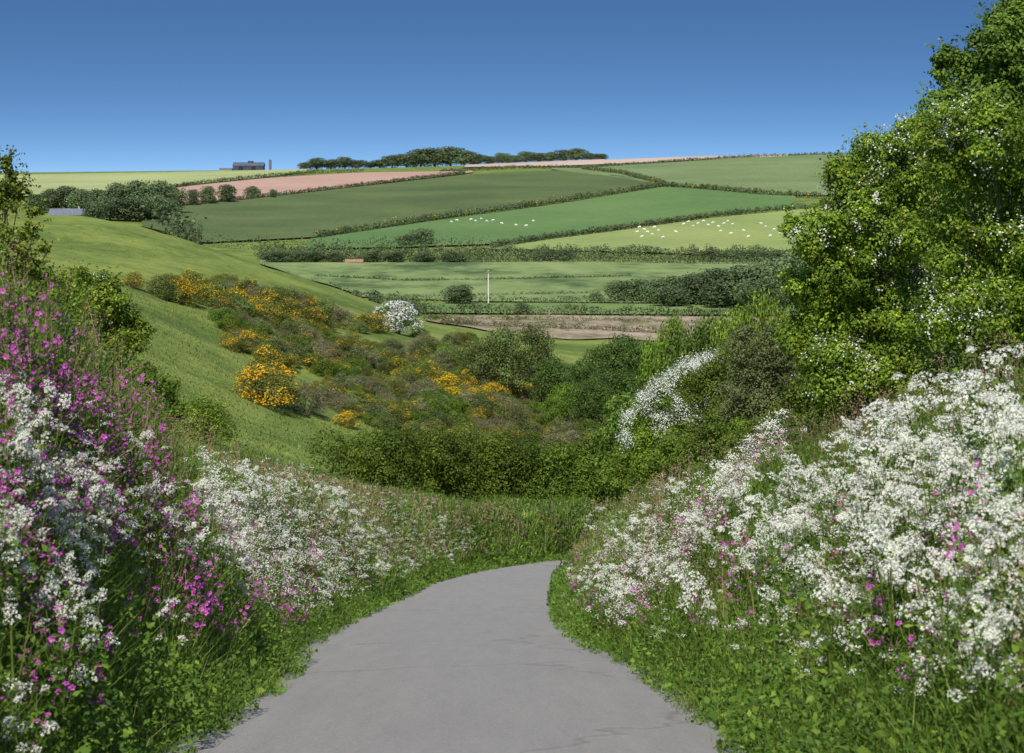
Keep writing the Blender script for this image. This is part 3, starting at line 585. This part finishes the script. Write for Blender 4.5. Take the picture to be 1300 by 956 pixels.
bushy('tree','mid green leafed tree rising behind the hawthorn at the top right',40,1300,
 [(1212,92,32),(1190,140,32),(1250,95,42),(1275,60,42),(1300,40,46),(1292,4,26),(1240,135,48),(1300,110,60),(1330,20,46),(1360,80,66),(1290,170,64),(1202,75,18),(1350,170,64),(1330,260,64),(1265,30,20)],60000,.085,'midleaf',cat='tree',trunk=(.12,6),stemn=2,inner=.8,side=6)
bushy('bush','leafy shrub below the large hawthorn on the right bank',42,1080,[(1050,480,50),(1100,500,60),(1160,520,60),(1020,540,46),(1080,570,60),(1150,590,60),(1040,600,50)],42000,.062,'lanehedge')
bushy('bush','leafy shrub under the right edge hawthorn above the white flowers',29,1250,[(1210,470,50),(1260,480,60),(1320,490,60),(1200,540,50),(1270,550,60),(1340,560,60)],36000,.05,'lanehedge')
bushy('blackthorn_bush','grey green blackthorn thicket between the white hawthorn and large hawthorn',56,985,[(985,455,42),(955,480,42),(1010,480,42),(975,520,50),(1015,440,30),(940,530,42),(1000,570,46),(940,440,28)],44000,.062,'greyscrub',trunk=(.02,8),shell=.3)
bushy('bush','olive green shrub left of the blackthorn thicket',61,925,[(930,470,36),(910,500,36),(945,500,38),(925,540,42),(900,560,38),(950,570,42)],28000,.07,'hedgeleaf')
bushy('hawthorn_bush','hawthorn bush with a broad diagonal spray of white blossom by the bend',64,860,[(900,478,30),(872,492,30),(845,512,30),(820,540,28),(870,530,38),(840,560,36),(885,570,38),(810,575,28),(850,600,38),(825,600,34)],34000,.07,'hedgeleaf','bloom',7200,.042,bq=.2,
  blob=[(912,458,17),(895,464,17),(876,472,20),(856,484,18),(838,494,16),(820,506,14),(798,530,10),(795,556,11),(862,516,16),(838,534,15),(912,490,15),(888,508,13),(850,560,13),(880,538,12),(812,526,12),(930,475,10)],clus=7)
bushy('bush','low green shrub above the white flowers on the right bank',47,1010,[(980,560,40),(1020,550,44),(1060,580,44),(990,610,44),(1040,640,44)],28000,.06,'hedgeleaf')
bushy('bush','green shrub at the foot of the white flowering hawthorn',54,900,[(870,585,36),(915,575,38),(950,570,36),(895,620,38),(930,630,38)],26000,.065,'hedgeleaf')
bushy('bush','green shrub above the bend on the right bank',80,815,[(800,585,28),(835,585,32),(785,610,26),(810,620,30),(840,630,34)],20000,.085,'hedgeleaf')
bushy('bush','small shrub on the bank crest below the white blossom spray',68,850,[(825,590,26),(855,585,30),(880,590,28),(840,620,30),(870,625,30)],20000,.07,'midleaf')
bushy('hawthorn_bush','low wide green bush above the pink flowers on the left bank',29,105,[(60,380,34),(95,368,34),(130,385,34),(155,405,30),(100,410,44),(60,430,40),(150,440,34),(110,450,44),(180,420,16),(60,480,44),(120,490,44)],34000,.045,'hawleaf','bloom',250,.02)
bushy('bush','low green shrub behind the left flower bank',38,190,[(180,480,26),(205,500,26),(175,520,30),(210,540,30),(180,570,34)],16000,.05,'hedgeleaf')
bushy('hawthorn_bush','loose twiggy bush reaching up at the left edge of the view',21,-20,[(8,212,15),(22,250,17),(0,255,22),(32,298,17),(5,305,26),(44,272,10),(55,318,11),(20,345,28),(-30,250,40),(-40,330,50),(-30,400,50),(15,228,12),(44,348,18),(10,390,30)],14000,.042,'hawleaf',shell=.5,trunk=(.016,10),dj=.3,inner=.6,shoots=16)
# ------------------------------------------------------------------ verge ground cover (stuff)
wY=1/np.maximum(CL[:,1],9)**1.0; wY[CL[:,1]<8]=0
seg=np.r_[np.linalg.norm(np.diff(CL[:,:2],axis=0),axis=1),1]; pw=wY*seg; pw/=pw.sum()
def verge(n,dmin,dmax,power=1.0,side=0):
    k=R.choice(len(CL),n,p=pw); j=R.random(n)
    k2=np.minimum(k+1,len(CL)-1); base=CL[k,:2]*(1-j)[:,None]+CL[k2,:2]*j[:,None]
    sd=np.where(R.random(n)<.5,1,-1) if side==0 else np.full(n,side)
    d=HW+dmin+(dmax-dmin)*R.random(n)**power
    p=base+NRM[k]*(sd*d)[:,None]
    mn=np.full(n,1e9)
    for s in range(0,n,20000):
        dd=((p[s:s+20000,None,:]-CL[None,:,:2])**2).sum(2); mn[s:s+20000]=np.sqrt(dd.min(1))
    ok=(mn>HW+dmin-.1)&(p[:,1]>8)
    p=p[ok]; return p[:,0],p[:,1],H(p[:,0],p[:,1]),(mn-HW)[ok]
def blades(x,Y,z,h,w,lean=.35):
    n=len(x); B=np.stack([x,Y,z-.03],1); a=R.uniform(0,6.283,n); b=a+R.normal(1.57,.5,n)
    s=np.stack([np.cos(a),np.sin(a),np.zeros(n)],1); ln=np.stack([np.cos(b),np.sin(b),np.zeros(n)],1)*(lean*h*R.random(n))[:,None]
    up=np.array([0,0,1.]); h=h[:,None]; w=w[:,None]
    m=B+ln*.35+up*h*.6; t=B+ln*1.2+up*h
    V=np.stack([B-s*w/2,B+s*w/2,m+s*w*.4,m-s*w*.4,t+s*w*.06,t-s*w*.06],1).reshape(-1,3)
    i=np.arange(n)[:,None]*6; Fq=np.concatenate([i+np.array([[0,1,2,3]]),i+np.array([[3,2,4,5]])],1).reshape(-1,4)
    return V,Fq
x,Y,z,d=verge(160000,-.25,5.5,1.3)
pt=.5+.5*np.sin(x*1.9+Y*.7)*np.sin(Y*.9-x)
h=(.12+.52*sm(-.1,.9,d+.5*pt-.15))*R.uniform(.5,1.25,len(x)); w=np.maximum(.008,.0006*Y)*R.uniform(.7,1.4,len(x))
V1=blades(x,Y,z,h,w,.8)
n=52000; x=R.uniform(-17,14,n); Y=R.uniform(96,127,n); q=np.array([((np.array([a,b])-CL[:,:2])**2).sum(1).min() for a,b in zip(x,Y)])**.5-HW
ok=q>.4; x,Y,q=x[ok],Y[ok],q[ok]; tall=.5+.65*np.clip(np.sin(x*1.1+Y*.6)*np.sin(Y*.8-x*.5)+.5,0,1)
V2=blades(x,Y,H(x,Y),tall*R.uniform(.6,1.2,len(x))*sm(0,1.5,q+.5),R.uniform(.05,.1,len(x)),.45)
V,f=join([V1,V2]); tag(mk('verge_grass',V,f,M['grass']),'long green grass growing on both roadside banks','grass',kind='stuff')
kp=np.sin(x*.9+Y*.5)*np.sin(Y*.6-x*.7)>.0; bx,bY=x[kp],Y[kp]
x,Y,z,d=verge(310000,-.26,6,1.25)
cl_=np.clip(np.sin(x*2.1+Y*.8)*np.sin(Y*1.3-x*1.7)+.3,0,1); clump=.55+.85*cl_
hh=(.06+.8*sm(-.35,.8,d+.4*cl_))*R.random(len(x))**.8*clump; P=np.stack([x,Y,z+hh],1); nn=np.tile([[0,-.4,.8]],(len(x),1))
sz=np.maximum(.05,.0014*Y)*R.uniform(.4,1.6,len(x)); V1=quads(P,nn,sz,sz*.55,1.3)
P=np.stack([bx,bY,H(bx,bY)+R.uniform(.1,1.1,len(bx))],1); V2=quads(P,np.tile([[0,-.4,.8]],(len(bx),1)),.17,.09,1.3)
x,Y,z,d=verge(9000,-.1,3.0,1.0); kp=(Y<45)&(np.sin(x*3+Y)*np.sin(Y*1.7-x)>-.1); x,Y,z=x[kp],Y[kp],z[kp]
P=np.stack([x,Y,z+R.uniform(.05,.5,len(x))],1); sz=R.uniform(.07,.13,len(x)); V3=quads(P,np.tile([[0,-.5,.8]],(len(x),1)),sz,sz*.7,.8)
V,f=join([V1,V2,V3]); tag(mk('verge_herbs',V,f,M['herb']),'dense leafy herbs and nettles covering the roadside banks','herbs',kind='stuff')
x,Y,z,d=verge(15000,.5,5.5,1,side=0)
n=4500; x2=R.uniform(-13,2,n); Y2=R.uniform(60,110,n); q=np.array([((np.array([a,b])-CL[:,:2])**2).sum(1).min() for a,b in zip(x2,Y2)])**.5-HW
ok=q>1.2; x=np.r_[x,x2[ok]]; Y=np.r_[Y,Y2[ok]]; kp=np.sin(x*1.3+Y*.35)*np.sin(Y*.5-x*.9)+R.normal(0,.4,len(x))>-.1; x=x[kp];Y=Y[kp]; z=H(x,Y)
V,f=blades(x,Y,z,R.uniform(.6,1.2,len(x)),np.maximum(.006,.0005*Y),.25)
V2=V.reshape(-1,6,3)[:,4,:]; Pq=np.repeat(V2,9,axis=0)+R.normal(0,1,(len(V2)*9,3))*np.array([.02,.02,.07]); nn=R.normal(0,1,(len(Pq),3))
sz=np.maximum(.018,.0007*np.repeat(Y,9)); V3,f3=quads(Pq,nn,sz*1.4,sz*.7)
Vj,fj=join([(V,f),(V3,f3)]); tag(mk('seeding_grass',Vj,fj,M['seed']),'tall reddish brown seeding grasses and sorrel on the banks','grass',kind='stuff')
# ------------------------------------------------------------------ flowers
def umbel(r=.055,nu=12,npet=8,ps=.012):
    P=[];nn=[]
    for i in range(nu):
        a=i*2.4; rr=r*math.sqrt((i+.3)/nu); c=np.array([math.cos(a)*rr,math.sin(a)*rr,.03-rr*rr*11+random.uniform(-.006,.006)])
        q=c+R.normal(0,r*.13,(npet,3))*np.array([1,1,.8]); P.append(q); nn.append(np.tile([[c[0]*14,c[1]*14,.8]],(npet,1)))
    P=np.concatenate(P);nn=np.concatenate(nn); return quads(P,nn,ps*R.uniform(.8,1.4,len(P)),ps,.9)
UM=[mk('umbel',*umbel(random.uniform(.038,.07),random.randint(9,15),9,.013),M['umbel'],link=False) for _ in range(7)]
def cp_template():
    tubes=[];heads=[]; H0=random.uniform(.75,1.2)
    top=(random.uniform(-.05,.05),random.uniform(-.05,.05),H0); tubes.append(tube([(0,0,-.05),(0,0,.35),(top[0]*.7,top[1]*.7,H0*.7),top],[.008,.007,.006,.004],5)); heads.append(top)
    for i in range(9):
        a=i*2.4+random.random(); s=random.uniform(.06,.22); z=random.uniform(.3,.6)*H0; e=(math.cos(a)*s,math.sin(a)*s,random.uniform(.55,1.1)*H0)
        if e[2]<z+.08: z=e[2]-.12
        tubes.append(tube([(0,0,z),(e[0]*.6,e[1]*.6,z+(e[2]-z)*.5),e],[.005,.004,.003],4)); heads.append(e)
    V,f=join(tubes); st=mk('cow parsley stem',V,f,M['stem'],link=False)
    n=170; a=R.uniform(0,6.28,n); rr=R.uniform(.02,.28,n); P=np.stack([np.cos(a)*rr,np.sin(a)*rr,R.uniform(.05,.85,n)],1)
    lf=mk('cow parsley leaves',*quads(P,np.tile([[0,0,1.]],(n,1)),R.uniform(.03,.09,n),.026,.9),M['herb'],link=False)
    return st,lf,heads
CP=[cp_template() for _ in range(7)]
def cow(x,Y,z,s,label,group,hs_=1.0):
    st,lf,heads=random.choice(CP); e=thing('cow_parsley',label,'wildflower',(x,Y,z),random.uniform(-.7,.7),(s,s,s),group)
    ob('stem',st,e); ob('leaves',lf,e)
    for h_ in heads:
        if random.random()<.15: continue
        o=ob('flower_head',random.choice(UM),e,h_); q=random.uniform(.65,1.5)*hs_; o.scale=(q,q,q); o.rotation_euler=(random.uniform(0,1.0),random.uniform(-.5,.5),random.uniform(-.5,.5))
def campflower():
    L=[]
    for i in range(5):
        a=i*1.2566; c,s=math.cos(a),math.sin(a); w=.0085
        V=np.array([(c*.003,s*.003,0),(c*.013+s*w,s*.013-c*w,.003),(c*.021,s*.021,.002),(c*.013-s*w,s*.013+c*w,.003)]); L.append((V,np.array([(0,1,2,3)])))
    return join(L)
V,f=campflower(); CF=mk('campion flower',V*1.15,f,M['pink'],link=False)
def cam_template():
    tubes=[];fl=[]; H0=random.uniform(.75,1.2); tubes.append(tube([(0,0,-.05),(.01,0,.3),(0,.01,H0)],[.004,.0035,.002],4))
    for i in range(11):
        a=i*2.4+random.random(); s=random.uniform(.02,.10); z=random.uniform(.35,.85)*H0; e=(math.cos(a)*s,math.sin(a)*s,min(H0*1.05,z+random.uniform(.06,.16)))
        tubes.append(tube([(0,0,z),(e[0]*.6,e[1]*.6,z+.05),e],[.0025,.0025,.003],4)); fl.append(e)
    n=60; a=R.uniform(0,6.28,n); rr=R.uniform(.01,.12,n); P=np.stack([np.cos(a)*rr,np.sin(a)*rr,R.uniform(.05,H0*.8,n)],1)
    V,f=join(tubes); return mk('campion stem',V,f,M['stem'],link=False),mk('campion leaves',*quads(P,np.tile([[0,0,1.]],(n,1)),.07,.024,.8),M['herb'],link=False),fl
CM=[cam_template() for _ in range(6)]
def camp(x,Y,z,s,label,group,fs=1.0):
    st,lf,fl=random.choice(CM); e=thing('campion',label,'wildflower',(x,Y,z),random.uniform(-.8,.8),(s,s,s),group)
    ob('stem',st,e); ob('leaves',lf,e)
    for h_ in fl:
        o=ob('flower',CF,e,h_); o.scale=(fs*random.uniform(.75,1.3),)*3; o.rotation_euler=(random.uniform(.1,1.4),random.uniform(-.7,.7),random.uniform(-.8,.8))
def inpoly(poly,n):
    xs=[p[0] for p in poly];ys_=[p[1] for p in poly]; out=[]
    while len(out)<n:
        a,b=random.uniform(min(xs),max(xs)),random.uniform(min(ys_),max(ys_)); c=False; j=len(poly)-1
        for i in range(len(poly)):
            if (ys_[i]>b)!=(ys_[j]>b) and a<(xs[j]-xs[i])*(b-ys_[i])/(ys_[j]-ys_[i])+xs[i]: c=not c
            j=i
        if c: out.append((a,b))
    return out
def onroad(x,Y):
    return np.sqrt(((np.array([x,Y])-CL[:,:2])**2).sum(1).min())<HW+.08
def scatter(fn,poly,n,hgt,label,group,**k):
    c=inpoly(poly,n); x,Y,z,ok=ground([p[0] for p in c],[p[1] for p in c],y0=9,off=hgt)
    for i in range(n):
        if ok[i] and Y[i]<122 and not onroad(x[i],Y[i]): fn(x[i],Y[i],z[i],random.uniform(.75,1.15),label,group,**k)
LL='white cow parsley in flower on the left roadside bank'; LG='cow parsley on the left bank'
RL='white cow parsley in flower on the right roadside bank'; RG='cow parsley on the right bank'
scatter(cow,[(0,480),(120,540),(200,580),(330,640),(320,720),(0,700)],44,.85,LL,LG,hs_=.85)
scatter(cow,[(250,600),(420,605),(590,640),(600,700),(420,760),(260,720)],52,.85,LL,LG,hs_=1.15)
scatter(cow,[(0,660),(180,740),(300,830),(120,900),(0,940)],10,.85,LL,LG,hs_=.85)
scatter(cow,[(730,650),(900,610),(1000,560),(1130,530),(1300,490),(1300,640),(1100,700),(900,750),(725,770)],135,.85,RL,RG,hs_=1.1)
scatter(cow,[(715,700),(900,690),(1300,640),(1300,860),(1100,820),(860,820),(720,800)],50,.7,RL,RG)
PL='pink red campion in flower on the left roadside bank'; PG='red campion on the left bank'
PR='pink red campion in flower on the right roadside bank'; PRG='red campion on the right bank'
scatter(camp,[(0,375),(60,390),(140,445),(210,505),(225,640),(0,700)],135,.85,PL,PG)
scatter(camp,[(190,620),(300,680),(405,700),(420,775),(350,810),(200,780)],66,.6,PL,PG,fs=1.25)
scatter(camp,[(0,680),(200,740),(240,880),(0,920)],26,.7,PL,PG)
scatter(camp,[(715,690),(760,670),(820,740),(725,800)],26,.6,PR,PRG,fs=1.3)
scatter(camp,[(780,660),(1000,640),(1010,760),(800,810)],24,.7,PR,PRG,fs=1.15)
scatter(camp,[(1000,600),(1290,600),(1250,840),(1080,840)],26,.8,PR,PRG)
def far_flowers(poly,n,hgt,size,pet,spread,y0=30):
    c=inpoly(poly,n); x,Y,z,ok=ground([p[0] for p in c],[p[1] for p in c],y0=y0,off=hgt)
    ok&=(Y<123); x,Y,z=x[ok],Y[ok],z[ok]; q=np.array([not onroad(a,b) for a,b in zip(x,Y)]); x,Y,z=x[q],Y[q],z[q]
    P=np.repeat(np.stack([x,Y,z+hgt*R.uniform(.5,1.25,len(x))],1),pet,axis=0); P+=R.normal(0,1,P.shape)*np.array([spread,spread,spread*.5])
    return quads(P,np.tile([[0,-.4,1.]],(len(P),1)),size*R.uniform(.7,1.4,len(P)),size*.85)
a=far_flowers([(250,590),(430,598),(590,630),(608,690),(430,760),(270,720)],2000,.95,.024,14,.045)
b=far_flowers([(712,725),(750,640),(830,612),(930,600),(1000,560),(1000,660),(880,740),(722,800)],1050,.9,.022,14,.042)
c=far_flowers([(590,640),(720,620),(800,625),(740,680)],110,.9,.03,12,.05)
d=far_flowers([(980,560),(1130,530),(1300,485),(1300,680),(1080,720),(960,730)],280,.95,.014,36,.03,y0=9)
e=far_flowers([(0,470),(120,540),(260,600),(330,680),(240,720),(0,690)],170,.95,.012,32,.024,y0=9)
f_=far_flowers([(730,760),(960,730),(1300,680),(1300,830),(1000,830),(800,820)],80,.7,.013,34,.028,y0=9)
V,f=join([a,b,c,d,e,f_]); tag(mk('massed_cow_parsley',V,f,M['umbel']),'massed white cow parsley heads filling both banks','wildflowers',kind='stuff')
a=far_flowers([(250,630),(590,640),(600,700),(410,775),(290,760)],850,.7,.026,6,.06)
b=far_flowers([(600,650),(740,630),(720,700),(610,700)],130,.7,.035,6,.07)
c=far_flowers([(712,690),(860,650),(1000,630),(1000,720),(860,780),(720,800)],430,.7,.025,6,.06)
d=far_flowers([(0,375),(60,395),(150,455),(220,515),(240,640),(0,700)],430,.95,.022,6,.06,y0=9)
e=far_flowers([(980,600),(1300,560),(1300,760),(1000,780)],100,.85,.019,6,.06,y0=9)
V,f=join([a,b,c,d,e]); tag(mk('massed_campion',V,f,M['pink']),'massed pink campion flowers filling both banks','wildflowers',kind='stuff')
c=inpoly([(120,370),(200,350),(300,400),(330,520),(480,540),(480,620),(250,610),(180,480)],12000)
x,Y,z,ok=ground([p[0] for p in c],[p[1] for p in c],y0=110); ok&=Y<320; x,Y,z=x[ok],Y[ok],z[ok]
V,f=blades(x,Y,z,R.uniform(.08,.24,len(x)),R.uniform(.06,.14,len(x)),.7); tag(mk('pasture_tufts',V,f,M['tuft']),'rough grass tufts on the sloping pasture','grass',kind='stuff')
e=thing('wire_fence','short wire fence with two weathered posts above the left flowers','fence',((360-CX)/F*112,112,h1((360-CX)/F*112,112)))
o0=np.array(e.location); tops=[]
for px in (352,371):
    x=(px-CX)/F*112; z=h1(x,112); V,f=tube([(x,112,z-.2),(x,112,z+.7),(x+.02,112,z+1.45),(x+.02,112,z+1.48)],[.07,.07,.06,.01],7); mk('post',V-o0,f,M['wood'],e); tops.append((x,112,z))
for hz in (.5,.9,1.35):
    V,f=tube([(a,b-.07,c_+hz) for a,b,c_ in tops],[.01]*len(tops),4); mk('wire',V-o0,f,M['slate'],e)
x,Y,z,ok=ground([130],[735],y0=9,off=.6); e=thing('buttercup','single yellow buttercup on the left bank among pink flowers','wildflower',(x[0],Y[0],z[0]))
V,f=tube([(0,0,0),(0,0,.3),(0,0,.6)],[.003]*3,4); mk('stem',V,f,M['stem'],e); V,f=campflower(); mk('flower',V*2+np.array([0,0,.6]),f,M['yellow'],e)
# ------------------------------------------------------------------ camera, light, sky
cam=bpy.data.cameras.new('camera'); co=bpy.data.objects.new('camera',cam); COL.objects.link(co); S.camera=co
co.location=(0,0,0); co.rotation_euler=(math.radians(90),0,0); cam.lens=72; cam.sensor_width=36; cam.shift_y=-218/1300; cam.clip_end=30000; cam.clip_start=.1
cam.dof.use_dof=True; cam.dof.focus_distance=50; cam.dof.aperture_fstop=5.6
sv=Vector((-.18,-.76,.92)).normalized()
ld=bpy.data.lights.new('sun','SUN'); ld.energy=5.0; ld.angle=math.radians(.5); ld.color=(1,.95,.87); lo=bpy.data.objects.new('sun',ld); COL.objects.link(lo)
lo.rotation_euler=(-sv).to_track_quat('-Z','Y').to_euler()
w=bpy.data.worlds.new('World'); S.world=w; w.use_nodes=True; nt=w.node_tree; nt.nodes.clear(); L=nt.links
tc=N(nt,'ShaderNodeTexCoord'); mp=N(nt,'ShaderNodeMapping'); mp.inputs['Scale'].default_value=(1,1,6.5); mp.inputs['Location'].default_value=(0,0,.08)
L.new(tc.outputs['Generated'],mp.inputs[0]); nz=N(nt,'ShaderNodeVectorMath',operation='NORMALIZE'); L.new(mp.outputs[0],nz.inputs[0])
sk=N(nt,'ShaderNodeTexSky'); sk.sky_type='NISHITA'; sk.sun_disc=False; sk.sun_elevation=math.asin(sv.z); sk.sun_rotation=math.atan2(sv.x,sv.y)
sk.air_density=1.0; sk.dust_density=.3; sk.ozone_density=2.5; L.new(nz.outputs[0],sk.inputs[0])
hs=N(nt,'ShaderNodeHueSaturation'); hs.inputs['Saturation'].default_value=1.2; hs.inputs['Value'].default_value=.95; L.new(sk.outputs[0],hs.inputs['Color'])
bg=N(nt,'ShaderNodeBackground'); bg.inputs[1].default_value=.15; L.new(hs.outputs[0],bg.inputs[0]); o=N(nt,'ShaderNodeOutputWorld'); L.new(bg.outputs[0],o.inputs[0])
S.view_settings.view_transform='Standard'; S.view_settings.look='None'; S.view_settings.exposure=0
print('objects',len(bpy.data.objects))
